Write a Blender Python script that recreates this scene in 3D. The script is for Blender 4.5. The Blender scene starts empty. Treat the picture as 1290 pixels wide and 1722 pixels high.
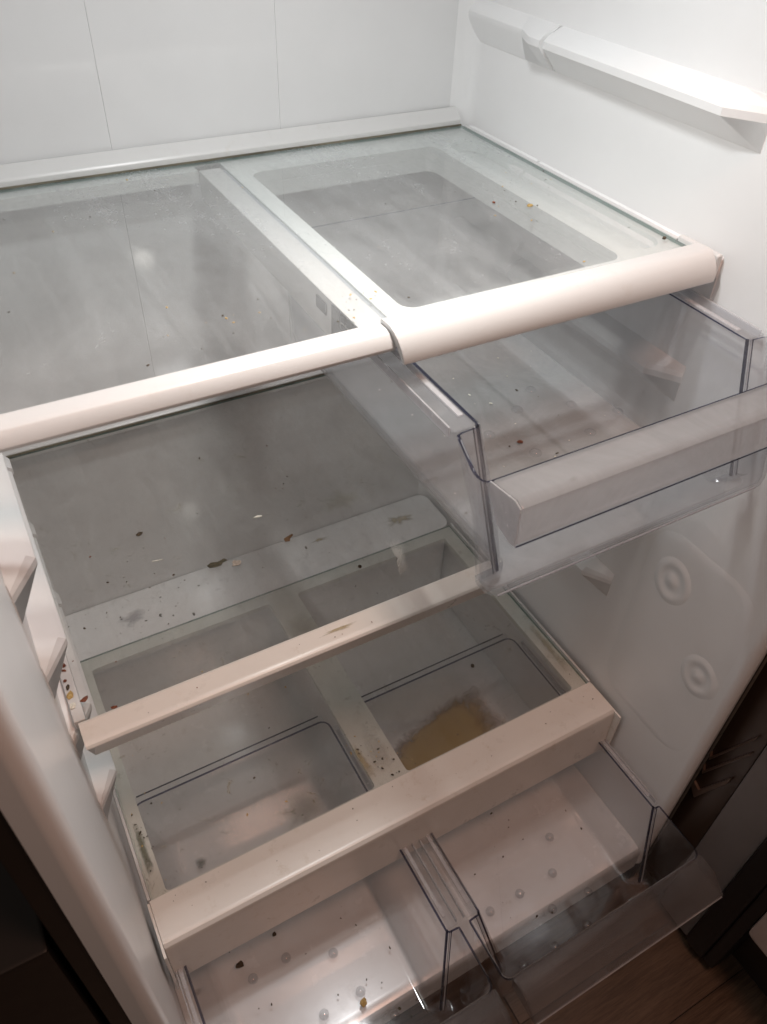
import bpy, bmesh, math, random
from mathutils import Matrix, Vector, noise
from mathutils.geometry import tessellate_polygon
random.seed(7)
SC = bpy.context.scene
COL = SC.collection
R = math.radians

# ------------------------------------------------------------------ camera
yaw, pitch, roll = -0.5399, 0.8283, 0.0503
cam_d = bpy.data.cameras.new('camera')
cam = bpy.data.objects.new('camera', cam_d); COL.objects.link(cam)
M = Matrix.Rotation(yaw, 4, 'Z') @ Matrix.Rotation(pitch, 4, 'X') @ Matrix.Rotation(roll, 4, 'Z')
cam.matrix_world = Matrix.Translation((-0.3515, -0.5067, 1.1276)) @ M
cam_d.sensor_fit = 'VERTICAL'; cam_d.sensor_height = 36.0; cam_d.sensor_width = 27.0
cam_d.lens = 1315.0/1722*36
cam_d.clip_start = 0.01; cam_d.clip_end = 100
cam_d.dof.use_dof = True; cam_d.dof.focus_distance = 1.05; cam_d.dof.aperture_fstop = 9.0
SC.camera = cam

# ------------------------------------------------------------------ world, lamps, exposure
w = bpy.data.worlds.new('World'); SC.world = w; w.use_nodes = True
bg = w.node_tree.nodes['Background']
bg.inputs[0].default_value = (1.0, 0.84, 0.74, 1); bg.inputs[1].default_value = 0.115
def lamp(name, loc, aim, size, watts, colour, size_y=None):
    d = bpy.data.lights.new(name, 'AREA'); d.energy = watts; d.color = colour
    d.shape = 'RECTANGLE' if size_y else 'SQUARE'; d.size = size
    if size_y: d.size_y = size_y
    o = bpy.data.objects.new(name, d); COL.objects.link(o); o.location = loc
    o.rotation_euler = (Vector(aim)-Vector(loc)).to_track_quat('-Z', 'Y').to_euler()
    return o
lamp('fridge_lamp', (0.0, 0.10, 1.375), (0.0, 0.08, 0.0), 0.08, 2.4, (0.975, 0.99, 1.0), 0.045)
lamp('added_glint_lamp', (0.0, 0.0, 1.140), (0.0, 0.02, 0.0), 0.03, 1.3, (1.0, 0.97, 0.90), 0.035)  # added second lamp, hung low to make the reflected spots on the glass
bpy.data.lights['fridge_lamp'].spread = R(150)
lamp('kitchen_ceiling_lamp', (0.15, -0.80, 2.25), (0.0, -0.1, 0.2), 0.40, 11.0, (1.0, 0.55, 0.385), 0.40)
SC.view_settings.view_transform = 'Standard'; SC.view_settings.look = 'None'
SC.view_settings.exposure = 0.0; SC.view_settings.gamma = 1.0
SC.render.engine = 'CYCLES'
cy = SC.cycles
cy.max_bounces = 10; cy.diffuse_bounces = 5; cy.glossy_bounces = 4; cy.transmission_bounces = 8
cy.transparent_max_bounces = 40; cy.sample_clamp_indirect = 6.0; cy.use_denoising = True; cy.use_adaptive_sampling = True; cy.adaptive_threshold = 0.02
cy.caustics_reflective = True; cy.blur_glossy = 0.3

# ------------------------------------------------------------------ materials
class NT:
    def __init__(s, name):
        s.m = bpy.data.materials.new(name); s.m.use_nodes = True
        s.t = s.m.node_tree; s.t.nodes.clear()
        s.out = s.n('ShaderNodeOutputMaterial')
    def n(s, kind, **kw):
        nd = s.t.nodes.new(kind)
        for k, v in kw.items(): setattr(nd, k, v)
        return nd
    def l(s, a, b): s.t.links.new(a, b)
    def obj(s): return s.n('ShaderNodeTexCoord').outputs['Object']
    def geo(s): return s.n('ShaderNodeNewGeometry').outputs['Position']
    def noise(s, scale, detail=4, rough=.55, vec=None, dist=0.0, stretch=None):
        v = vec if vec is not None else s.geo()
        if stretch:
            mp = s.n('ShaderNodeMapping'); mp.inputs['Scale'].default_value = stretch
            s.l(v, mp.inputs['Vector']); v = mp.outputs[0]
        nd = s.n('ShaderNodeTexNoise'); nd.inputs['Scale'].default_value = scale
        nd.inputs['Detail'].default_value = detail; nd.inputs['Roughness'].default_value = rough
        nd.inputs['Distortion'].default_value = dist
        s.l(v, nd.inputs['Vector']); return nd.outputs['Fac']
    def ramp(s, fac, a, b, c0=(0,0,0,1), c1=(1,1,1,1)):
        r = s.n('ShaderNodeValToRGB'); e = r.color_ramp.elements
        e[0].position = a; e[1].position = b; e[0].color = c0; e[1].color = c1
        s.l(fac, r.inputs[0]); return r.outputs[0]
    def math(s, op, a, b=None, clamp=False):
        m = s.n('ShaderNodeMath', operation=op, use_clamp=clamp)
        for i, v in enumerate((a, b)):
            if v is None: continue
            if isinstance(v, (int, float)): m.inputs[i].default_value = v
            else: s.l(v, m.inputs[i])
        return m.outputs[0]
    def mixc(s, fac, a, b):
        m = s.n('ShaderNodeMix', data_type='RGBA')
        for i, v in ((0, fac), (6, a), (7, b)):
            if isinstance(v, (int, float, tuple)): m.inputs[i].default_value = v
            else: s.l(v, m.inputs[i])
        return m.outputs[2]
    def bump(s, h, strength=.2, dist=.001):
        b = s.n('ShaderNodeBump'); b.inputs['Strength'].default_value = strength
        b.inputs['Distance'].default_value = dist; s.l(h, b.inputs['Height']); return b.outputs[0]

def plastic(name, col, rough=.35, dirt=None, dirt_amt=.0, mottled=.03, spec=.5, wav=0.0):
    t = NT(name)
    p = t.n('ShaderNodeBsdfPrincipled'); t.l(p.outputs[0], t.out.inputs[0])
    c = tuple(col)+(1,)
    c2 = tuple(max(0, v*(1-mottled*2)) for v in col)+(1,)
    n1 = t.noise(9, 5)
    base = t.mixc(t.ramp(n1, .35, .7), c, c2)
    if dirt:
        a = t.ramp(t.noise(55, 7, .7), .56, .72); b = t.ramp(t.noise(11, 3, .6), .42, .62)
        base = t.mixc(t.math('MULTIPLY', t.math('MULTIPLY', a, b), dirt_amt), base, tuple(dirt)+(1,))
    t.l(base, p.inputs['Base Color'])
    p.inputs['Specular IOR Level'].default_value = spec
    r = t.math('ADD', t.math('MULTIPLY', t.noise(26, 6, .65), .18), rough-.09)
    t.l(r, p.inputs['Roughness'])
    if wav: t.l(t.bump(t.noise(14, 2, .5), wav, .004), p.inputs['Normal'])
    return t.m

def clear(name, tint=(.96, .975, .975), haze=(.02, .10), rough=.04, haze_col=(.8, .82, .83), ior=1.5,
          smear=14, wav=.0, stretch=None, fres=1.0, stain=None, speck=.8, streak=0):
    """clear sheet: straight-through transmission, fresnel reflection and a thin film of grime"""
    t = NT(name)
    tr = t.n('ShaderNodeBsdfTransparent'); tr.inputs[0].default_value = tuple(tint)+(1,)
    gl = t.n('ShaderNodeBsdfGlossy')
    t.l(t.math('ADD', t.math('MULTIPLY', t.noise(21, 6, .7), rough*1.6), rough*.3), gl.inputs['Roughness'])
    fr = t.n('ShaderNodeFresnel')
    bf = t.n('ShaderNodeNewGeometry').outputs['Backfacing']
    t.l(t.math('ADD', t.math('MULTIPLY', bf, 1/ior-ior), ior), fr.inputs['IOR'])
    if wav:
        b = t.bump(t.noise(7, 2, .5), wav, .004); t.l(b, gl.inputs['Normal'])
    m1 = t.n('ShaderNodeMixShader')
    f = fr.outputs[0] if fres == 1.0 else t.math('MULTIPLY', fr.outputs[0], fres, True)
    t.l(f, m1.inputs[0]); t.l(tr.outputs[0], m1.inputs[1]); t.l(gl.outputs[0], m1.inputs[2])
    df = t.n('ShaderNodeBsdfDiffuse'); df.inputs[0].default_value = tuple(haze_col)+(1,)
    tl = t.n('ShaderNodeBsdfTranslucent'); tl.inputs[0].default_value = tuple(haze_col)+(1,)
    mh = t.n('ShaderNodeMixShader'); mh.inputs[0].default_value = .5
    t.l(df.outputs[0], mh.inputs[1]); t.l(tl.outputs[0], mh.inputs[2])
    n1 = t.ramp(t.noise(smear, 8, .68, dist=.6, stretch=stretch), .38, .72)
    n2 = t.ramp(t.noise(160, 3, .6), .62, .70)
    h = t.math('ADD', t.math('MULTIPLY', n1, haze[1]-haze[0]), haze[0])
    h = t.math('ADD', h, t.math('MULTIPLY', t.math('MULTIPLY', n2, n1), haze[1]*speck), True)
    if streak:
        st = t.ramp(t.noise(9, 6, .7, stretch=(2.2, .25, 1), dist=1.5), .46, .66)
        fp = t.ramp(t.noise(30, 2, .5, dist=3.0), .60, .66)
        h = t.math('ADD', h, t.math('MULTIPLY', st, streak)); h = t.math('ADD', h, t.math('MULTIPLY', fp, streak*.35))
        lw = t.n('ShaderNodeLayerWeight'); lw.inputs[0].default_value = .5
        h = t.math('MULTIPLY', h, t.math('ADD', t.math('MULTIPLY', lw.outputs['Facing'], 2.2), .10), True)
    m2 = t.n('ShaderNodeMixShader')
    t.l(h, m2.inputs[0]); t.l(m1.outputs[0], m2.inputs[1]); t.l(mh.outputs[0], m2.inputs[2])
    last = m2
    if stain:   # dried brown film (its own patches)
        d2 = t.n('ShaderNodeBsdfDiffuse'); d2.inputs[0].default_value = tuple(stain[0])+(1,)
        a = t.ramp(t.noise(38, 7, .75, dist=1.2), .60, .70); b = t.ramp(t.noise(7, 3, .6), .50, .60)
        m3 = t.n('ShaderNodeMixShader'); t.l(t.math('MULTIPLY', t.math('MULTIPLY', a, b), stain[1]), m3.inputs[0])
        t.l(last.outputs[0], m3.inputs[1]); t.l(d2.outputs[0], m3.inputs[2]); last = m3
    t.l(last.outputs[0], t.out.inputs[0])
    return t.m

WHITE = plastic('white_liner', (.84, .845, .85), .33, mottled=.015, wav=.05)
BACKW = plastic('white_back_panel', (.75, .755, .76), .07, mottled=.02)
FLOORW = plastic('white_liner_floor', (.76, .76, .76), .25, (.3, .25, .18), .3, .02, spec=1.0)
RAIL = plastic('white_rail_plastic', (.64, .64, .635), .32, (.35, .27, .17), .12, .01)
RAILD = plastic('used_rail_plastic', (.79, .76, .72), .30, (.38, .27, .14), .35, .02)
FRAME = plastic('frame_under_glass', (.78, .81, .80), .35, mottled=.03)
FRAMED = plastic('mouldy_frame_plastic', (.76, .77, .73), .4, (.20, .18, .11), .75, .05)
GROOVE = plastic('groove_grey', (.42, .45, .48), .4)
GRIME = plastic('grime_line', (.20, .18, .13), .6, mottled=.3)
DARK = plastic('dark_slot', (.004, .005, .008), .4)
BLACK = plastic('black_gasket', (.012, .011, .011), .45)
CAB = plastic('dark_cabinet_side', (.018, .014, .012), .4)
GREYM = plastic('grey_door_edge', (.20, .18, .175), .38, mottled=.05)
BROWNG = plastic('dark_door_strip', (.055, .035, .025), .22)
PALE = plastic('pale_door_liner', (.50, .40, .36), .5)
GLASS = clear('shelf_glass', (.965, .968, .964), (.05, .20), .045, smear=5, wav=.05, haze_col=(.74, .76, .77), stretch=(1, .55, 1), streak=.06)
GLASSM = clear('mid_shelf_glass', (.965, .968, .964), (.04, .17), .08, smear=7, wav=.05, haze_col=(.74, .75, .74), stain=((.25, .22, .13), .35), streak=.07)
GLASSC = clear('crisper_cover_glass', (.965, .968, .964), (.03, .12), .07, smear=9, wav=.04, haze_col=(.74, .74, .71), stain=((.33, .26, .12), .6), streak=.05)
GEDGE = clear('glass_edge', (.25, .42, .38), (.05, .2), .1)
CLR = clear('clear_drawer_plastic', (.975, .975, .98), (.006, .03), .07, smear=11, wav=.12, haze_col=(.70, .71, .73))
CLRD = clear('cloudy_drawer_plastic', speck=.05, tint=(.96, .965, .975), haze=(.10, .18), rough=.05, smear=7, wav=.5, haze_col=(.68, .69, .70))
CLRB = clear('scuffed_drawer_floor', tint=(.95, .955, .96), haze=(.30, .46), rough=.07, speck=.15, smear=9, wav=.5, haze_col=(.74, .75, .76))
CLRG = clear('satin_handle_plastic', tint=(.93, .93, .94), haze=(.34, .46), rough=.12, speck=.03, smear=7, wav=.05, haze_col=(.66, .66, .66))
BUMPG = clear('bump_plastic', (.88, .88, .89), (.0, .03), .03, haze_col=(.8, .8, .8), ior=2.6)
CLRH = clear('handle_plastic', (.76, .73, .72), (.09, .15), .10, smear=9, wav=.05, haze_col=(.66, .65, .66))
CEDGE = clear('drawer_cut_edge', (.15, .16, .27), (.03, .08), .05, haze_col=(.5, .5, .62))
CGLINT = clear('drawer_edge_glint', (.80, .80, .84), (.40, .60), .12, haze_col=(.92, .92, .92))  # pale haze colour paints bright glints onto the plastic edges

def wood():
    t = NT('dark_wood_floor'); p = t.n('ShaderNodeBsdfPrincipled'); t.l(p.outputs[0], t.out.inputs[0])
    oi = t.n('ShaderNodeObjectInfo').outputs['Random']
    g = t.noise(16, 8, .7, stretch=(.7, 9, 1), dist=.5)
    f = t.noise(60, 5, .7, stretch=(.5, 12, 1))
    c = t.mixc(t.ramp(g, .32, .68), (.055, .031, .019, 1), (.17, .105, .065, 1))
    c = t.mixc(t.math('MULTIPLY', t.ramp(f, .45, .62), .55), c, (.032, .019, .012, 1))
    c = t.mixc(t.math('MULTIPLY', oi, .3), c, (.11, .07, .045, 1))
    t.l(c, p.inputs['Base Color']); p.inputs['Roughness'].default_value = .48
    t.l(t.bump(g, .35, .001), p.inputs['Normal']); return t.m
WOOD = wood()
def crumbmat(name, c1, c2):
    t = NT(name); p = t.n('ShaderNodeBsdfPrincipled'); t.l(p.outputs[0], t.out.inputs[0])
    t.l(t.mixc(t.ramp(t.noise(420, 3), .4, .6), tuple(c1)+(1,), tuple(c2)+(1,)), p.inputs['Base Color'])
    p.inputs['Roughness'].default_value = .75; return t.m
C_DARK = crumbmat('dark_crumb', (.035, .025, .015), (.08, .055, .03))
C_RED = crumbmat('red_crumb', (.22, .07, .025), (.12, .03, .015))
C_TAN = crumbmat('tan_crumb', (.55, .40, .16), (.38, .24, .08))
C_WHITE = crumbmat('white_crumb', (.80, .78, .70), (.6, .58, .5))
C_GREEN = crumbmat('dried_leaf', (.030, .028, .014), (.07, .055, .03))
def spillmat(name, col, amt, sc=26, lo=.42, hi=.62, inner=None):
    t = NT(name)
    tr = t.n('ShaderNodeBsdfTransparent'); p = t.n('ShaderNodeBsdfPrincipled')
    p.inputs['Base Color'].default_value = tuple(col)+(1,); p.inputs['Roughness'].default_value = .35
    if inner: t.l(t.mixc(t.ramp(t.math('ADD', t.n('ShaderNodeAttribute', attribute_name='edge').outputs['Fac'], t.math('MULTIPLY', t.noise(34, 5, .6), .6)), .42, .78), tuple(col)+(1,), tuple(inner)+(1,)), p.inputs['Base Color'])
    m = t.n('ShaderNodeMixShader')
    # fades out towards the ragged rim (vertex attribute "edge"), broken up by noise
    at = t.n('ShaderNodeAttribute', attribute_name='edge').outputs['Fac']
    a = t.ramp(t.math('ADD', t.math('MULTIPLY', at, .75), t.math('MULTIPLY', t.noise(sc, 7, .7, dist=1.), .70)), lo+.12, hi+.42)
    t.l(t.math('MULTIPLY', a, amt), m.inputs[0]); t.l(tr.outputs[0], m.inputs[1]); t.l(p.outputs[0], m.inputs[2])
    t.l(m.outputs[0], t.out.inputs[0]); return t.m
S_BROWN = spillmat('dried_brown_spill', (.20, .095, .018), .86, 24, .26, .26, (.44, .30, .10))
S_FILM = spillmat('yellow_brown_film', (.34, .24, .09), .60, 48, .50, .74, (.5, .42, .24))
S_PALE = spillmat('pale_smear', (.62, .62, .58), .45, 30, .5, .8)
S_OLIVE = spillmat('olive_smear', (.30, .28, .18), .26, 34, .45, .75)

# ------------------------------------------------------------------ building helpers
def link(name, me, mats, parent=None):
    o = bpy.data.objects.new(name, me); COL.objects.link(o)
    for m in (mats if isinstance(mats, (list, tuple)) else [mats]): me.materials.append(m)
    if parent: o.parent = parent
    return o
def thing(name, label, cat, group=None):
    o = bpy.data.objects.new(name, None); COL.objects.link(o); o.empty_display_size = .02
    o['label'] = label; o['category'] = cat
    if group: o['group'] = group
    return o
def tag(o, label, cat, group=None):
    o['label'] = label; o['category'] = cat
    if group: o['group'] = group
    return o
def finish(bm, name, mats, parent, bevel=0, seg=2, smooth=True, angle=35):
    bmesh.ops.recalc_face_normals(bm, faces=bm.faces)
    if bevel:
        es = [e for e in bm.edges if len(e.link_faces) == 2 and e.calc_face_angle(0) > R(25)]
        bmesh.ops.bevel(bm, geom=es, offset=bevel, segments=seg, profile=.6, affect='EDGES', clamp_overlap=True)
    for f in bm.faces: f.smooth = smooth
    for e in bm.edges:
        if len(e.link_faces) == 2 and e.calc_face_angle(0) > R(angle): e.smooth = False
    me = bpy.data.meshes.new(name); bm.to_mesh(me); bm.free()
    o = link(name, me, mats, parent)
    if smooth:
        wn = o.modifiers.new('weighted_normals', 'WEIGHTED_NORMAL'); wn.keep_sharp = True; wn.weight = 100
    return o
def box(name, x0, x1, y0, y1, z0, z1, mats, parent=None, bevel=.001, seg=2):
    bm = bmesh.new()
    v = [bm.verts.new((x, y, z)) for x in (x0, x1) for y in (y0, y1) for z in (z0, z1)]
    for f in ((0,1,3,2),(4,6,7,5),(0,4,5,1),(2,3,7,6),(0,2,6,4),(1,5,7,3)): bm.faces.new([v[i] for i in f])
    return finish(bm, name, mats, parent, bevel, seg)
def extr_x(name, prof, x0, x1, mats, parent=None, bevel=0, n=1, tilt=None, angle=35):
    """closed yz profile swept along x"""
    bm = bmesh.new(); rings = []
    for k in range(n+1):
        t = k/n; x = x0+(x1-x0)*t
        rings.append([bm.verts.new((x+(tilt(y, z, t) if tilt else 0), y, z)) for y, z in prof])
    m = len(prof)
    for a, b in zip(rings, rings[1:]):
        for i in range(m): bm.faces.new((a[i], a[(i+1)%m], b[(i+1)%m], b[i]))
    bm.faces.new(rings[0]); bm.faces.new(rings[-1])
    return finish(bm, name, mats, parent, bevel, angle=angle)
def arc(cx, cy_, r, a0, a1, n=6):
    return [(cx+r*math.cos(R(a0+(a1-a0)*i/n)), cy_+r*math.sin(R(a0+(a1-a0)*i/n))) for i in range(n+1)]
def rrect(x0, x1, y0, y1, r, n=6):
    return arc(x1-r, y1-r, r, 0, 90, n)+arc(x0+r, y1-r, r, 90, 180, n)+arc(x0+r, y0+r, r, 180, 270, n)+arc(x1-r, y0+r, r, 270, 360, n)
def plate(name, outer, holes, z0, z1, mats, parent=None, bevel=0):
    """flat plate with holes"""
    bm = bmesh.new(); loops = [outer]+holes
    top = [[bm.verts.new((x, y, z1)) for x, y in lp] for lp in loops]
    bot = [[bm.verts.new((x, y, z0)) for x, y in lp] for lp in loops]
    ft = [v for lp in top for v in lp]; fb = [v for lp in bot for v in lp]
    tris = tessellate_polygon([[Vector((x, y, 0)) for x, y in lp] for lp in loops])
    for a, b, c in tris:
        try: bm.faces.new((ft[a], ft[b], ft[c])); bm.faces.new((fb[c], fb[b], fb[a]))
        except ValueError: pass
    for t_, b_ in zip(top, bot):
        m = len(t_)
        for i in range(m): bm.faces.new((t_[i], b_[i], b_[(i+1)%m], t_[(i+1)%m]))
    return finish(bm, name, mats, parent, bevel)
def glass_sheet(name, x0, x1, y0, y1, z0, z1, mat, parent):
    o = box(name, x0, x1, y0, y1, z0, z1, [mat, GEDGE], parent, 0)
    for p in o.data.polygons:
        if abs(p.normal.z) < .5: p.material_index = 1
    return o

# ================================================================== FLOOR
floor = box('floor', -3, 3, -3.5, 1.2, -.50, -.4535, CAB, None, 0); floor['kind'] = 'structure'
y = -1.55; k = 0; pw = .125
plank_me = None
random.seed(3)
while y < .75:
    x = -2.6 - random.random()*.9
    while x < 2.2:
        if plank_me is None:
            p0 = box('plank', 0, 1.198, 0, pw-.0015, -.453, -.45, WOOD, floor, .0008); plank_me = p0.data; o = p0
        else:
            o = bpy.data.objects.new('plank', plank_me); COL.objects.link(o); o.parent = floor
        o.location = (x, y, 0); x += 1.2
    y += pw

# ================================================================== REFRIGERATOR
fr = thing('refrigerator', 'open empty white refrigerator interior with grey lit back wall and moulded side ribs', 'refrigerator')
ZB, ZT = -.25, 1.395
W, YB, YF = .40, .57, -.215
# side and back liner: one U-shaped wall with rounded inner and front corners
inner = []
inner += [(-.428, YF+.004)]+arc(-.40-.014, YF+.014, .014, 265, 360, 6)
inner += arc(-.40+.035, YB-.035, .035, 180, 90, 8)
inner += arc(.40-.035, YB-.035, .035, 90, 0, 8)
inner += arc(.40+.014, YF+.014, .014, 180, 275, 6)+[(.428, YF+.004)]
outer_ = [(.428, .60), (-.428, .60)]
plate('liner_wall', inner+outer_, [], ZB-.06, ZT+.05, WHITE, fr)
# back panels with narrow recessed joints between them
for a, b in ((-.386, -.1371), (-.1363, .0949), (.0957, .386)):
    box('back_panel', a, b, YB-.0013, YB+.0005, .401, ZT-.01, BACKW, fr, .0007, 2)
box('lower_back_panel', -.386, .386, YB-.0023, YB+.0005, ZB+.02, .3985, BACKW, fr, .0009, 2)
box('liner_ceiling', -.3995, .3995, YF+.012, YB-.0045, ZT, ZT+.04, WHITE, fr, .004)
box('light_housing', -.065, .065, .065, .135, 1.3805, ZT-.0005, RAIL, fr, .003)
box('light_housing', -.022, .022, -.020, .020, 1.1455, ZT-.0005, RAIL, fr, .003)  # made-up unseen pendant that carries the added low lamp
extr_x('liner_floor', [(YB-.001, ZB), (-.19, ZB), (-.205, ZB-.004), (-.2125, ZB-.014), (-.2145, ZB-.06), (YB-.001, ZB-.06)], -.3995, .3995, FLOORW, fr)
# ledge over the compressor behind the crisper cover
plate('rear_ledge', rrect(-.3985, .3905, .452, .5655, .022), [], ZB+.001, -.003, plastic('ledge_plastic', (.84, .85, .86), .32, (.16, .14, .15), .5, .04), fr, .004)
for s in (-1, 1):
    a, b = sorted((s*.4285, s*.445))
    box('cabinet_side', a, b, YF+.008, .62, -.42, 1.75, CAB, fr, .003)
box('freezer_front', -.428, .428, YF-.0, .6, ZT+.051, 1.75, CAB, fr, .004)
box('kick_plate', -.428, .428, -.17, -.16, -.44, ZB-.0605, BLACK, fr, .002)
# moulded support ribs on both side walls
def rib(side, zo, parts=True):
    secs = [(.566, .001), (.562, .013), (.436, .013), (.433, .014), (.398, .031), (.376, .031), (.3745, .012), (.3735, .012), (.370, .029), (.074, .030), (.034, .001)]
    bm = bmesh.new(); rings = []
    for yy, d in secs:
        t = d/.030
        pts = [(-.004, zo+.019), (0.0006, zo+.017), (d*.72, zo+.008), (d*.95, zo+.002), (d*.95, zo-.006), (0.0006, zo-.034), (-.004, zo-.036)]
        rings.append([bm.verts.new((side*(W-p), yy, z)) for p, z in pts])
    for a, b in zip(rings, rings[1:]):
        m = len(a)
        for i in range(m): bm.faces.new((a[i], a[(i+1)%m], b[(i+1)%m], b[i]))
    bm.faces.new(rings[0]); bm.faces.new(rings[-1])
    bmesh.ops.remove_doubles(bm, verts=bm.verts, dist=.0002)
    finish(bm, 'support_rib', WHITE, fr, .0024, 3, angle=60)
for zo in (.905, .742, .600, .482, .366, .222):
    for s in (-1, 1): rib(s, zo)
# embossed pad and round bosses low on the right wall
bm = bmesh.new()
pad = rrect(-.196, -.006, .02, .402, .05, 8)
cx_, cz_ = -.101, .211
prev = None
for q, h in ((0, -.0005), (.25, .0001), (.5, .0004), (.75, .0007), (1, .0008)):
    ring = [bm.verts.new((W-h, cx_+(p[0]-cx_)*(1-.20*q), cz_+(p[1]-cz_)*(1-.09*q))) for p in pad]
    if prev:
        for i in range(len(pad)): bm.faces.new((prev[i], prev[(i+1)%len(pad)], ring[(i+1)%len(pad)], ring[i]))
    prev = ring
bm.faces.new(prev)
finish(bm, 'embossed_pad', WHITE, fr, 0, angle=80)
def boss(yy, zz, r):
    bm = bmesh.new(); n = 32; prof = [(1.0, -.0005), (.92, .0006), (.84, .0020), (.76, .0036), (.68, .0040), (.60, .0036), (.52, .0020), (.44, .0008), (.34, .0008), (.26, .0024), (.16, .0046), (.08, .0056), (.001, .0060)]
    rings = [[bm.verts.new((W-.0005-h*.45, yy+r*q*math.cos(2*math.pi*i/n), zz+r*q*1.25*math.sin(2*math.pi*i/n))) for i in range(n)] for q, h in prof]
    for a, b in zip(rings, rings[1:]):
        for i in range(n): bm.faces.new((a[i], a[(i+1)%n], b[(i+1)%n], b[i]))
    bm.faces.new(rings[-1]); finish(bm, 'boss', WHITE, fr, 0, angle=85)
boss(-.062, .318, .036); boss(-.158, .208, .034)
# open door on the right, standing out from the cabinet
box('gasket_and_gap_shade', .4465, .4615, -.201, -.185, -.40, 1.12, BLACK, fr, .003)  # black box set in the hinge gap, standing in for its shade
box('door_inner_strip', .4625, .50, -.2630, -.203, -.40, 1.12, BROWNG, fr, .002)
dp = box('door_panel', .458, .51, -.337, -.2635, -.43, 1.15, GREYM, fr, .005)
box('gasket_and_gap_shade', .450, .505, -.378, -.3375, -.425, 1.14, BLACK, fr, .007)
box('gasket_and_gap_shade', .455, .505, -.400, -.3785, -.425, 1.14, BLACK, fr, .004)
box('door_liner', .447, .51, -.80, -.4005, -.235, 1.10, PALE, fr, .012)
box('door_shell', .5105, .555, -.80, -.215, -.43, 1.16, CAB, fr, .006)
rbm = plastic('door_chevron_brown', (.13, .09, .07), .4)
for (p0, p1, p2, h) in (((-.2035, .020), (-.2075, .006), (-.2490, .128), .0070), ((-.2045, -.018), (-.2095, -.034), (-.2540, .092), .0070), ((-.2050, -.080), (-.2180, -.098), (-.2500, .000), .0160)):
    bm = bmesh.new()   # stepped brown chevrons standing proud of the hinge side strip
    pts = [p0, p1, p2, (p2[0], p2[1]+h*1.2), (p1[0], p1[1]+h*1.6), (p0[0], p0[1]+h)]
    a = [bm.verts.new((.4575, p, q)) for p, q in pts]; b = [bm.verts.new((.4630, p, q)) for p, q in pts]
    for k in range(6): bm.faces.new((a[k], a[(k+1)%6], b[(k+1)%6], b[k]))
    for q in (a, b):
        bm.faces.new((q[0], q[1], q[4], q[5])); bm.faces.new((q[1], q[2], q[3], q[4]))
    finish(bm, 'door_chevron', rbm, fr, .001)

# ================================================================== TOP SHELF
ts = thing('top_shelf', 'topmost glass shelf with white bar down its middle and two-piece white front rail', 'shelf', 'glass shelves')
GT = .7586
glass_sheet('glass_pane', -.386, .386, .066, .549, GT-.004, GT, GLASS, ts)
railL = [(.070, .7595), (.066, .7625), (.052, .7632), (.046, .7612), (.0415, .756), (.0395, .749), (.0405, .7455), (.045, .7445), (.070, .750)]
railR = [(.0665, .7600), (.0650, .7665), (.061, .7685), (.047, .7690), (.040, .7665), (.0335, .7605), (.0285, .752), (.0265, .7425), (.0268, .7365), (.0300, .7350), (.0345, .7440), (.0385, .7500), (.0665, .7515)]
o = extr_x('front_rail', railL, -.388, -.019, RAIL, ts, .0006, 1, angle=50)
o = extr_x('front_rail', railR, -.0235, .386, RAIL, ts, .0008, 1, tilt=lambda y, z, t: (.0065*max(0, (.769-z)/.033) if t == 0 else 0), angle=50)
o['label'] = 'thicker rail half that slips over the other'
box('rail_end_cap', .3865, .3955, .032, .094, .7400, .7645, RAIL, ts, .003, 3)
extr_x('divider_bar', [(.071, GT-.0045), (.071, .7360), (.085, .722), (.105, .713), (.150, .711), (.531, .716), (.531, GT-.0045)], -.0385, -.0095, RAIL, ts, .0010)
box('divider_groove', -.0093, -.0035, .071, .531, .735, GT-.0075, GROOVE, ts, 0)
for a, b, zl, zh in ((.147, .170, .7335, .7465), (.117, .134, .7180, .7525), (.104, .114, .7440, .7525), (.101, .1135, .7260, .7405), (.076, .0985, .7280, .7415), (.076, .1010, .7440, .7525)):
    box('divider_slot', -.0402, -.0386, a, b, zl, zh, DARK, ts, .0002)
hole = rrect(.0195, .303, .090, .497, .016)
pill = rrect(.324, .3765, .098, .500, .024, 8)
plate('frame_panel', [(-.0033, .071), (.3865, .071), (.3865, .548), (-.0033, .548)][::1], [hole, pill], .7385, GT-.0047, FRAME, ts, 0)
box('frame_recess', .3205, .380, .094, .504, .7315, .7380, FRAME, ts, .0005)
plate('frame_lip', rrect(.0155, .3075, .086, .501, .018), [rrect(.0197, .3028, .0902, .4968, .016)], .7200, .7383, FRAME, ts)
box('frame_back', -.386, -.0390, .531, .548, .7385, GT-.0047, FRAME, ts, .0008)
for s in (-1, 1):
    a, b = sorted((s*.3868, s*.3935)); box('side_trim', a, b, .095 if s > 0 else .071, .545, .744, GT+.001, RAIL, ts, .001)
extr_x('rear_trim', [(.5495, .7585), (.5495, .7665), (.552, .7705), (.5655, .7815), (.5655, .7515), (.5495, .7515)], -.388, .3835, RAIL, ts, .0008)
box('rear_seal', -.386, .384, .5472, .5492, GT+.0002, GT+.0022, GRIME, ts, 0)

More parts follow.
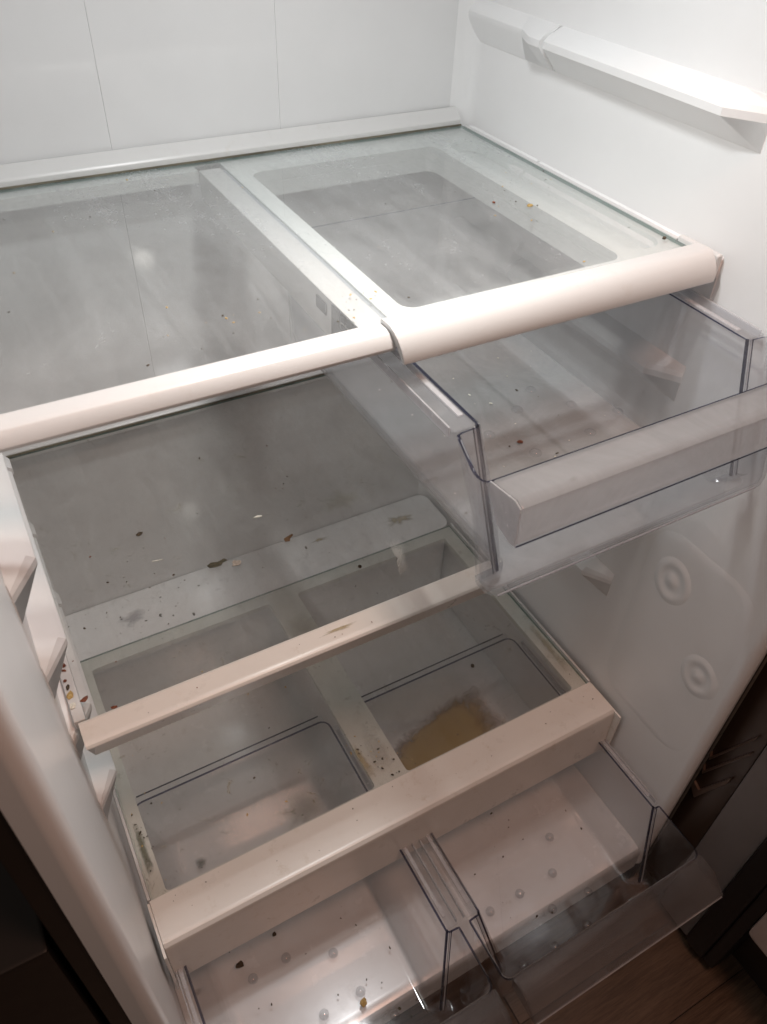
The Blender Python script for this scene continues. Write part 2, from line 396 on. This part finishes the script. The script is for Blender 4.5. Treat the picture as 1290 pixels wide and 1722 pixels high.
# ================================================================== MIDDLE SHELF
ms = thing('middle_shelf', 'middle glass shelf holding the dark leaf scrap and most crumbs', 'shelf', 'glass shelves')
GM = .386
glass_sheet('glass_pane', -.380, .386, .036, .540, GM-.004, GM, GLASSM, ms)
midp = [(.040, .3865), (.039, .3895), (.036, .3905), (.016, .3870), (.0105, .3845), (.0085, .3810), (.0100, .3770), (.0190, .3510), (.0210, .3500), (.0230, .3520), (.0245, .366), (.036, .374), (.040, .374)]
extr_x('front_rail', midp, -.389, .3885, RAILD, ms, .0007, 1, tilt=lambda y, z, t: (.010*max(0, (.036-y)/.03) if t == 0 and z < .379 else 0), angle=40)
extr_x('rear_trim', [(.5405, .3865), (.5405, .3895), (.543, .3915), (.5555, .4000), (.5655, .4000), (.5655, .3765), (.5405, .3765)], -.386, .386, RAIL, ms, .0008)
box('rear_seal', -.384, .385, .5382, .5402, GM+.0002, GM+.0024, GRIME, ms, 0)
for s in (-1, 1):
    a, b = sorted((s*.3865, s*.3925)) if s > 0 else (-.3925, -.3802)
    box('side_trim', a, b, .042, .540, .3745, GM+.0025, RAIL, ms, .0015)

# ================================================================== CRISPER COVER
cc = thing('crisper_cover', 'lowest glass shelf with wide flat front rail covering the two crisper drawers', 'shelf', 'glass shelves')
glass_sheet('glass_pane', -.384, .384, .002, .449, -.004, 0.0, GLASSC, cc)
ccr = [(.001, .0030), (-.054, .0035), (-.0605, .0015), (-.0645, -.0035), (-.0665, -.012), (-.0700, -.1090), (-.0670, -.1115), (-.0640, -.1090), (-.0605, -.0160), (-.0545, -.0065), (.001, -.0050)]
extr_x('front_rail', ccr, -.3885, .3885, RAILD, cc, .0006, 1, angle=50)
H1 = rrect(-.3640, -.0330, .006, .4250, .006, 3); H2 = rrect(.0235, .3570, .006, .4250, .006, 3)
plate('frame_panel', [(-.3860, .0015), (.3860, .0015), (.3860, .4495), (-.3860, .4495)], [H1, H2], -.0150, -.0046, FRAMED, cc)
for s in (-1, 1):
    a, b = sorted((s*.3865, s*.3905))
    box('side_trim', a, b, .0025, .4495, -.020, .0035, RAIL, cc, .0008)
    a, b = sorted((s*.3890, s*.3925))
    box('end_flange', a, b, -.078, -.0005, -.118, -.002 if s > 0 else .001, RAILD, cc, .0006)
box('center_guide', -.0085, .0085, -.055, .40, -.075, -.0155, FRAME, cc, .001)

# ================================================================== DRAWERS
def drawer(name, label, xi0, xi1, xw0, xw1, yb, ys, yf, zt, zb, inset, fil, ztf, handle, bumps, group, lean, fins, mats):
    MW, MB, MH = mats
    t = thing(name, label, 'drawer', group)
    # tray: narrow behind, wide block in front
    H = zt-zb
    def outline(ins, insf, dz):
        x0, x1, a0, a1 = xi0+ins, xi1-ins, xw0+ins*.6, xw1-ins*.6
        f = yf+insf; st = max(f+.026, ys-lean*(1-dz/H))
        r = .018; pts = []
        pts += arc(x1-r, yb-ins*.12-r, r, 0, 90, 5)+arc(x0+r, yb-ins*.12-r, r, 90, 180, 5)
        pts += [(x0, st+.012), (x0, st+.003), (x0-(x0-a0)*.12, st), (a0+(x0-a0)*.25, st-.0005), (a0+.0008, st-.0015), (a0, st-.005)]
        r2 = .014
        pts += arc(a0+r2, f+r2, r2, 180, 270, 5)+arc(a1-r2, f+r2, r2, 270, 360, 5)
        pts += [(a1, st-.005), (a1-.0008, st-.0015), (a1-(a1-x1)*.25, st-.0005), (x1+(a1-x1)*.12, st), (x1, st+.003), (x1, st+.012)]
        return pts
    bm = bmesh.new(); rings = []
    levels = [(0, inset+fil)]+[(fil*(1-math.cos(R(a))), inset+fil*(1-math.sin(R(a)))) for a in (30, 60, 90)]
    levels += [(fil+(H-fil)*q, inset*(1-q)) for q in (.25, .5, .75, 1.0)]
    for dz, ins in levels:
        ring = []
        for (x, y_) in outline(ins, fins*(1-dz/H)+max(0, ins-inset), dz):
            z = zb+dz
            if dz > H*.6:   # front rim dips
                k = min(1, max(0, (ys-y_)/(ys-yf)))
                z -= (zt-ztf)*k*(dz/H)
            ring.append(bm.verts.new((x, y_, z)))
        rings.append(ring)
    m = len(rings[0])
    for a, b in zip(rings, rings[1:]):
        for i in range(m): bm.faces.new((a[i], a[(i+1)%m], b[(i+1)%m], b[i]))
    bf = bm.faces.new(rings[0]); bf.material_index = 2
    bmesh.ops.recalc_face_normals(bm, faces=bm.faces)
    tray = finish(bm, 'tray', [MW, CEDGE, MB], t, 0, angle=30)
    tray.modifiers.clear()
    md = tray.modifiers.new('thickness', 'SOLIDIFY'); md.thickness = .0036; md.offset = -1; md.material_offset_rim = 1
    md.use_rim = True
    wn = tray.modifiers.new('weighted_normals', 'WEIGHTED_NORMAL'); wn.keep_sharp = True; wn.weight = 100
    # runner flanges with a turned-down lip
    for s, xi, xo in ((-1, xi0, xw0), (1, xi1, xw1)):
        a, b = sorted((xi+s*.0003, xo))
        box('runner_flange', a, b, ys+.003, yb-.02, zt-.0022, zt-.0002, MW, t, .0004)
        a, b = sorted((xo, xo+s*.0018))
        box('runner_lip', a, b, ys+.008, yb-.02, zt-.0085, zt+.0014, CGLINT, t, .0004)
        a, b = sorted((xi-s*.003+s*.006, xi+s*.0085))
        box('runner_ridge', a, b, ys+.02, yb-.03, zt, zt+.0016, CGLINT, t, .0003)
    solid = len(handle) < 8
    hb = extr_x('handle', handle, xw0+.016-.002*solid, xw1-.003, [MH], t, .0045 if solid else .0008, 1, angle=40)
    if not solid:
        box('rear_flange', xi0+.006, xi1-.006, yb+.0004, yb+.011, zt-.0024, zt-.0002, CLR, t, .0006)
        box('rear_lip', xi0+.012, xi1-.012, yb+.0108, yb+.0118, zt-.003, zt+.0002, CEDGE, t, .0002)
    else:
        extr_x('handle_end_glint', [(p[0]*1.0, p[1]) for p in handle], xw0+.0118, xw0+.0135, CGLINT, t, .0006)  # pale plate painting the highlight on the handle's left end
        box('front_glint', xw0+.02, xw1-.02, yf+fins+.0075, yf+fins+.0095, zb+.0045, zb+.0065, CGLINT, t, .0006)  # pale bar painting the bright line along the bottom front edge
        box('handle_edge', xw0+.0145, xw1-.003, -.1462, -.1452, .6415, .6428, CEDGE, t, .0003)
        box('handle_edge', xw0+.0145, xw1-.003, -.0995, -.0970, .6795, .6815, CEDGE, t, .0003)
    lp = min(handle, key=lambda p: p[1])
    extr_x('handle_glint', [(lp[0]-.0016, lp[1]-.0018), (lp[0]+.0012, lp[1]-.0018), (lp[0]+.0012, lp[1]-.0001), (lp[0]-.0016, lp[1]-.0001)], xw0+.016, xw1-.003, CGLINT, t, 0)  # pale strip painting the bright line under the handle
    for s_, xi in ((-1, xi0), (1, xi1)):   # dark and bright refraction lines painted as strips where the tray widens
        for k, (mat, wd, off) in enumerate(((CEDGE, .0028, 0), (CGLINT, .0012, .0040), (CEDGE, .0010, .0062))):
            bm = bmesh.new(); sec = []
            yb2 = max(yf+fins+.03, ys-lean)
            for (px, py, pz) in ((xi-s_*.0005, ys+.002, zt+.0004), (xi-s_*inset*.96-s_*.001, yb2+.002, zb+fil*.6)):
                px += s_*off*1.0
                sec.append([bm.verts.new((px+a*wd*.5, py+b*wd*.5-off*.4, pz)) for a, b in ((-1, -1), (1, -1), (1, 1), (-1, 1))])
            for i in range(4): bm.faces.new((sec[0][i], sec[0][(i+1)%4], sec[1][(i+1)%4], sec[1][i]))
            bm.faces.new(sec[0]); bm.faces.new(sec[1]); finish(bm, 'corner_refraction', mat, t, 0)
    hz = [p[1] for p in handle]; hy = [p[0] for p in handle]
    for x0, x1 in () if solid else ((xw0+.0135, xw0+.0158), (xw1-.0028, xw1-.0008)):
        fold = handle[:handle.index(min(handle, key=lambda p: p[1]))+1]
        bm = bmesh.new(); low = (yf-.002, min(hz)+.002)
        prof = fold+[low]
        a = [bm.verts.new((x0, p, q)) for p, q in prof]; b = [bm.verts.new((x1, p, q)) for p, q in prof]
        for k in range(len(prof)): bm.faces.new((a[k], a[(k+1)%len(prof)], b[(k+1)%len(prof)], b[k]))
        bm.faces.new(a); bm.faces.new(b); finish(bm, 'handle_cap', MH, t, .0008)
    # moulded round bumps under the contents
    bm = bmesh.new(); n = 14; r = .0080
    rings = [[bm.verts.new((r*q*math.cos(2*math.pi*i/n), r*q*math.sin(2*math.pi*i/n), h)) for i in range(n)] for q, h in ((1.0, .0), (.97, .0018), (.85, .0036), (.6, .0054), (.3, .0064), (.08, .0066))]
    for a, b in zip(rings, rings[1:]):
        for i in range(n): bm.faces.new((a[i], a[(i+1)%n], b[(i+1)%n], b[i]))
    bm.faces.new(rings[-1]); first = None
    for (bx, by) in bumps:
        if first is None:
            first = finish(bm, 'bump', BUMPG if MW is CLR else MW, t, 0, angle=80); o = first
        else:
            o = bpy.data.objects.new('bump', first.data); COL.objects.link(o); o.parent = t
        o.location = (bx, by, zb+.0003)
    return t
dh = [(-.0975, .6780), (-.1000, .6850), (-.1360, .6905), (-.1450, .6870), (-.1468, .6440), (-.1400, .6425), (-.1180, .6480)]
deli = drawer('deli_drawer', 'clear shallow drawer pulled out from under the right half of the top shelf', .0125, .362, -.012, .389, .40, -.057, -.1000,
              .7120, .5530, .010, .020, .6830, dh, [(.078, .089), (.258, .149), (.285, .098), (.182, .038), (.152, .092), (.268, .040), (.215, .12), (.105, .035), (.045, .06), (.33, .06)], None, .10, -.038, (CLRD, CLRB, CLRG))
ch = [(-.2965, -.0800), (-.3020, -.0780), (-.3260, -.0785), (-.3310, -.0800), (-.3345, -.0840), (-.3560, -.1030), (-.3555, -.1060), (-.3520, -.1045), (-.3315, -.0870), (-.3260, -.0815), (-.3010, -.0812)]
BR = [(.156, -.172), (.227, -.171), (.095, -.172), (.261, -.225), (.225, -.266), (.157, -.267), (.096, -.266), (.190, -.218), (.262, -.118)]
BL = [(-.213, -.175), (-.150, -.174), (-.119, -.227), (-.182, -.226), (-.232, -.076), (-.289, -.079), (-.163, -.105), (-.245, -.224)]
crL = drawer('vegetable_bin', 'left clear crisper drawer at the bottom edge of the photo, cut off by the frame', -.3745, -.0265, -.3850, -.0075, .195, -.205, -.300,
             -.0790, -.2380, .030, .020, -.0800, ch, BL, 'clear crisper drawers', .065, .012, (CLR, CLR, CLRH))
crR = drawer('vegetable_bin', 'right clear crisper drawer with dark floor showing through and faint embossed letters on its handle', .0265, .3745, .0075, .3850, .195, -.205, -.300,
             -.0790, -.2380, .030, .020, -.0800, ch, BR, 'clear crisper drawers', .065, .012, (CLR, CLR, CLRH))
# faint raised lettering on the sloping handle face
def letters(txt, x, size):
    cu = bpy.data.curves.new('embossed_lettering', 'FONT'); cu.body = txt; cu.size = size; cu.extrude = .0003
    o = bpy.data.objects.new('tmp', cu); COL.objects.link(o)
    dg = bpy.context.evaluated_depsgraph_get(); me = bpy.data.meshes.new_from_object(o.evaluated_get(dg))
    bpy.data.objects.remove(o)
    t = link('embossed_lettering', me, CLRD, crR)
    a = math.atan2(.019, .0215)
    t.location = (x, -.3545, -.1014); t.rotation_euler = (a, 0, 0)
letters('7SPT C', .235, .015); letters('UU S', .125, .013)

kc = box('dark_filler_box', -1.15, -.452, -.205, .60, -.4495, .46, CAB, None, .004)  # added dark box, keeps the area left of the refrigerator black
tag(kc, 'added dark box that blacks out the space left of the refrigerator', 'dark box')
# ================================================================== DIRT AND CRUMBS
def blob(name, x, y, z, r, mat, flat=.5, elong=1.0, rot=None, n=9, squash=None):
    bm = bmesh.new(); bmesh.ops.create_icosphere(bm, subdivisions=1, radius=1)
    s = random.random()*100; rot = random.random()*6.28 if rot is None else rot
    for v in bm.verts:
        k = 1+.55*noise.noise(v.co*1.7+Vector((s, s*2, 0)))
        p = v.co*k; p = Vector((p.x*elong, p.y, max(-.55, p.z)*flat))*r
        v.co = Vector((p.x*math.cos(rot)-p.y*math.sin(rot), p.x*math.sin(rot)+p.y*math.cos(rot), p.z+r*flat*.55))
    o = finish(bm, name, mat, None, 0, smooth=False)
    o.location = (x, y, z+.0002); return o
G = 'food crumbs left in the refrigerator'
def leafy(name, x, y, z, pts, mat, curl=.002):
    bm = bmesh.new(); c = Vector((sum(p[0] for p in pts)/len(pts), sum(p[1] for p in pts)/len(pts), 0))
    def zz(p): return .0006+curl*abs(noise.noise(Vector((p[0]*160, p[1]*160, x*50))))
    top = [bm.verts.new((p[0], p[1], zz(p)+.0005)) for p in pts]; bot = [bm.verts.new((p[0], p[1], zz(p)-.0003)) for p in pts]
    ct = bm.verts.new((c.x, c.y, .0018)); cb = bm.verts.new((c.x, c.y, .0008)); m = len(pts)
    for i in range(m):
        bm.faces.new((top[i], top[(i+1)%m], ct)); bm.faces.new((bot[(i+1)%m], bot[i], cb)); bm.faces.new((top[i], bot[i], bot[(i+1)%m], top[(i+1)%m]))
    o = finish(bm, name, mat, None, 0, smooth=False); o.location = (x, y, z); return o
def ragged(a, b, n=16, jit=.35):
    out = []
    for i in range(n):
        t = 2*math.pi*i/n; k = 1+random.uniform(-jit, jit); out.append((a*k*math.cos(t), b*k*math.sin(t)))
    return out
tag(leafy('leaf_scrap', -.176, .194, GM, [(-.014, .004), (-.008, .0065), (.001, .004), (.010, .006), (.013, .002), (.006, .0005), (.003, -.003), (-.005, -.0035), (-.012, -.001)], C_GREEN), 'dark curled scrap of dried leaf in the middle of the middle shelf', 'leaf')
tag(leafy('leaf_scrap', -.155, .186, GM, ragged(.006, .0045, 12), crumbmat('pale_leaf', (.30, .26, .22), (.20, .17, .14))), 'pale brown flake touching the dark leaf scrap on the middle shelf', 'leaf')
tag(leafy('leaf_scrap', -.075, .196, GM, [(-.008, -.003), (-.007, .003), (-.001, .005), (.006, .0065), (.007, .004), (.001, .001), (-.001, -.004)], C_RED.copy() if False else crumbmat('rust_leaf', (.12, .06, .02), (.07, .035, .015))), 'rust brown hooked food scrap right of the dark leaf scrap', 'food scrap')
tag(leafy('paper_sliver', -.243, .236, GM, [(-.007, .001), (-.006, .002), (.006, -.0002), (.007, -.0015), (.0, -.001)], C_WHITE), 'white sliver on the left part of the middle shelf', 'sliver')
tag(leafy('paper_sliver', -.097, .255, GM, [(-.006, .0015), (.001, .002), (.007, -.0005), (.005, -.0015), (-.003, -.0005)], C_WHITE), 'white sliver nearest the back of the middle shelf', 'sliver')
tag(blob('crumb', -.250, .294, GM, .0030, C_DARK, .5, 1.6, .3), 'dark seed-like crumb left of centre toward the back of the middle shelf', 'crumb', G)
tag(blob('crumb', -.376, .067, GM+.0015, .0032, C_RED, .4, 1.6, .6), 'reddish brown seed beside the left end of the middle front rail', 'crumb', G)
tag(blob('crumb', -.350, .043, GM, .0028, C_RED, .6, 1.3), 'reddish flake against the left end of the middle front rail', 'crumb', G)
tag(blob('crumb', -.3868, .122, GM+.0026, .0032, C_RED, .6, 1.3), 'largest rust crumb on the left side trim of the middle shelf', 'crumb', G)
tag(blob('crumb', -.3862, .186, GM+.0026, .0030, C_RED, .6, 1.3), 'rust crumb farthest back on the left side trim of the middle shelf', 'crumb', G)
tag(blob('crumb', -.3885, .078, GM+.0026, .0040, C_TAN, .5, 1.5, 1.2), 'yellow crumb on the left side trim of the middle shelf', 'crumb', G)
tag(blob('crumb', -.3885, .063, GM+.0026, .0036, C_WHITE, .5, 1.4, 1.0), 'pale cream crumb in front of the yellow one on the left trim', 'crumb', G)
tag(blob('crumb', -.015, .108, GM, .0027, C_DARK, .8), 'round black crumb on the right part of the middle shelf', 'crumb', G)
tag(blob('crumb', .288, .245, GT, .0040, C_TAN, .4, 1.3, .4), 'tan crumb on the right half of the top shelf', 'crumb', G)
tag(blob('crumb', .252, .272, GT, .0024, C_RED, .6, 1.0), 'small red crumb left of the tan crumb on the top shelf', 'crumb', G)
tag(blob('crumb', .374, .102, GT, .0028, C_DARK, .6, 1.2), 'dark crumb by the right front corner of the top shelf', 'crumb', G)
tag(blob('crumb', .128, .085, .5562, .0030, C_RED, .6, 1.2), 'reddish crumb at the left in the clear deli drawer', 'crumb', G)
tag(blob('crumb', .176, .062, .5562, .0034, C_RED, .6, 1.3), 'brown crumb in the middle of the clear deli drawer', 'crumb', G)
tag(blob('crumb', .190, -.022, .5562, .0034, C_GREEN, .6, 1.2), 'olive crumb near the front of the clear deli drawer', 'crumb', G)
tag(blob('crumb', -.153, -.190, -.2350, .0060, C_TAN, .35, 1.1), 'yellowish dried crumb between bumps in the left crisper drawer', 'crumb', G)
tag(blob('crumb', -.300, -.052, -.2350, .0050, C_DARK, .4, 1.5), 'larger dark brown speck in the left crisper drawer', 'crumb', G)
tag(blob('crumb', -.235, -.036, -.2350, .0036, C_DARK, .5, 1.2), 'smaller dark speck right of the larger one in the left crisper drawer', 'crumb', G)
tag(blob('crumb', .226, .125, -.0000, .0035, C_DARK, .5, 1.4), 'dark crumb by the brown spill on the crisper cover rail', 'crumb', G)
def specks(name, label, spots, z, mats, rr, cat='crumbs'):
    """uncountable tiny specks of one area, joined"""
    bm = bmesh.new(); mi = []
    for (x, y) in spots:
        b2 = bmesh.new(); bmesh.ops.create_icosphere(b2, subdivisions=1, radius=1)
        r = rr*random.choice((.45, .6, .8, 1.0, 1.5)); e = random.uniform(1, 2.2); a = random.random()*6.28; s = random.random()*99
        for v in b2.verts:
            p = v.co*(1+.4*noise.noise(v.co*2+Vector((s, 0, 0)))); p = Vector((p.x*e*r, p.y*r, max(-.5, p.z)*r*.5+r*.25))
            v.co = (p.x*math.cos(a)-p.y*math.sin(a)+x, p.x*math.sin(a)+p.y*math.cos(a)+y, p.z+z+.0002)
        k = random.randrange(len(mats)); me = bpy.data.meshes.new('t'); b2.to_mesh(me); b2.free()
        n0 = len(bm.faces); bm.from_mesh(me); bm.faces.ensure_lookup_table()
        for f in bm.faces[n0:]: f.material_index = k
        bpy.data.meshes.remove(me)
    o = finish(bm, name, mats, None, 0, smooth=False); tag(o, label, cat); o['kind'] = 'stuff'; return o
def scatter(n, x0, x1, y0, y1, clump=None):
    out = []
    for _ in range(n):
        if clump and random.random() < .65:
            c = random.choice(clump); out.append((min(x1, max(x0, random.gauss(c[0], c[2]))), min(y1, max(y0, random.gauss(c[1], c[2])))))
        else: out.append((random.uniform(x0, x1), random.uniform(y0, y1)))
    return out
specks('crumb_specks', 'scattered tiny dark and pale specks over the top shelf glass', scatter(80, -.37, .38, .09, .54, [(-.02, .12, .02), (.25, .27, .03), (-.15, .12, .04), (.33, .3, .04)]), GT, [C_DARK, C_TAN, C_GREEN], .00075)
specks('crumb_specks', 'scattered tiny dark specks over the middle shelf glass', scatter(52, -.375, .33, .05, .53, [(-.33, .16, .03), (-.27, .22, .03), (-.1, .3, .12)]), GM, [C_DARK, C_DARK, C_DARK, C_RED], .0009)
specks('crumb_specks', 'row of rusty crumbs on the left side trim of the middle shelf', [(-.3865, .145), (-.3875, .158), (-.388, .135), (-.387, .115), (-.389, .10), (-.388, .09), (-.3875, .17)], GM+.0026, [C_RED, C_DARK], .0022)
specks('ledge_grit', 'dark grit and flakes on the pale ledge behind the crisper cover', scatter(22, -.36, .30, .462, .55, [(-.28, .50, .025), (-.24, .48, .02), (-.2, .52, .02)]), -.003, [C_DARK, C_GREEN], .0017)
specks('crumb_specks', 'specks on the glass and frame of the crisper cover', scatter(90, -.375, .37, .01, .44, [(-.37, .10, .03), (0.0, .03, .02), (-.01, .06, .02)]), 0.0, [C_DARK, C_GREEN, C_TAN], .0011)
specks('crumb_specks', 'fine specks along the wide front rail of the crisper cover', scatter(18, -.37, .37, -.052, -.002), .0036, [C_DARK], .0007)
specks('crumb_specks', 'dark specks on the floor of the left crisper drawer', scatter(34, -.34, -.08, -.26, .15, [(-.28, .06, .03), (-.16, -.16, .10)]), -.2350, [C_DARK, C_GREEN], .0014)
specks('crumb_specks', 'dark specks on the floor of the right crisper drawer', scatter(36, .07, .33, -.26, .15), -.2350, [C_DARK], .0011)
specks('crumb_specks', 'pale specks on the bottom of the clear deli drawer', scatter(45, .04, .34, -.08, .25), .5560, [C_WHITE, C_DARK], .0009)
specks('crumb_specks', 'fine specks along the middle front rail', scatter(12, -.38, .3, .018, .034, [(-.08, .028, .03)]), .3885, [C_RED, C_DARK], .0008)
def spill(name, label, x, y, z, pts, mat, sub=10):
    """thin dried film with an 'edge' attribute running from 0 at the rim to 1 inside"""
    bm = bmesh.new(); lay = bm.verts.layers.float.new('edge'); n = len(pts)
    rings = []
    for k in range(sub+1):
        t = k/sub; ring = []
        for p in pts:
            q = 1-t*.92; v = bm.verts.new((p[0]*q, p[1]*q, .00025+.0002*t)); v[lay] = t; ring.append(v)
        rings.append(ring)
    for a, b in zip(rings, rings[1:]):
        for i in range(n): bm.faces.new((a[i], a[(i+1)%n], b[(i+1)%n], b[i]))
    bm.faces.new(rings[-1])
    o = finish(bm, name, mat, None, 0); o.location = (x, y, z); tag(o, label, 'spill'); return o
spill('dried_spill', 'brown dried spill on the floor of the right crisper drawer', .196, .138, -.2349, [(-.145, .0), (-.12, .022), (-.07, .044), (.0, .064), (.07, .076), (.125, .078), (.138, .05), (.138, .0), (.134, -.04), (.09, -.08), (.02, -.10), (-.06, -.11), (-.125, -.09), (-.15, -.04)], S_BROWN)
spill('dried_spill', 'olive dirty smear at the back middle of the crisper cover glass', -.005, .345, .0002, ragged(.05, .045, 18), S_OLIVE)
spill('dried_spill', 'pale streaky smear on the front half of the crisper cover middle bar', .0, .06, .0002, [(-.028, -.05), (-.027, .0), (-.02, .06), (.0, .08), (.02, .05), (.024, -.01), (.022, -.052), (.0, -.056)], S_PALE)
spill('dried_spill', 'faint olive stain on the right back of the middle shelf', .02, .235, GM+.0002, ragged(.05, .03, 18), S_OLIVE)

spill('dried_spill', 'yellow brown stain along the left edge of the crisper cover middle bar', -.032, .055, .0003, [(-.006, -.045), (-.010, .0), (-.006, .05), (.004, .055), (.010, .02), (.012, -.01), (.020, -.04), (.008, -.052)], S_FILM)
spill('dried_spill', 'yellow brown drip mark at the right end of the pale rear ledge', .300, .515, -.0028, ragged(.045, .022, 18, .45), S_FILM)
spill('dried_spill', 'faint brown streak near the middle of the pale rear ledge', .120, .535, -.0028, ragged(.030, .008, 14, .5), S_FILM)
spill('dried_spill', 'grey purple scuff on the left end of the pale rear ledge', -.270, .505, -.0027, ragged(.05, .025, 16, .4), spillmat('grey_scuff', (.22, .20, .24), .45, 60, .52, .72))
spill('dried_spill', 'dark mould patch on the left frame of the crisper cover', -.3745, .075, .0003, [(-.008, -.07), (-.009, .0), (-.007, .07), (.004, .075), (.008, .02), (.009, -.06)], spillmat('mould_film', (.16, .16, .11), .75, 50, .52, .72))
spill('dried_spill', 'dirty film on the right frame of the crisper cover', .3725, .10, .0003, [(-.010, -.09), (-.009, .0), (-.008, .08), (.006, .085), (.009, .02), (.010, -.09)], spillmat('tan_film', (.36, .32, .20), .5, 45, .48, .75))
spill('dried_spill', 'small round mould spot on the floor of the left crisper drawer', -.300, .129, -.2345, ragged(.012, .012, 14, .2), spillmat('mould_spot', (.10, .09, .06), .7, 60, .3, .6))
spill('dried_spill', 'olive haze on the floor of the left crisper drawer near the middle', -.105, .135, -.2345, ragged(.06, .045, 18, .3), S_OLIVE)
spill('dried_spill', 'clear ring-shaped drip mark on the right part of the middle shelf', .035, .10, GM+.0003, [(.030, .055), (.034, .03), (.026, .0), (.008, -.03), (-.02, -.052), (-.012, -.05), (.012, -.033), (.022, -.005), (.020, .025), (.008, .05)], S_PALE)
spill('dried_spill', 'tan grease on the middle of the middle front rail', -.085, .027, GM+.0028, ragged(.035, .006, 16, .4), S_FILM)
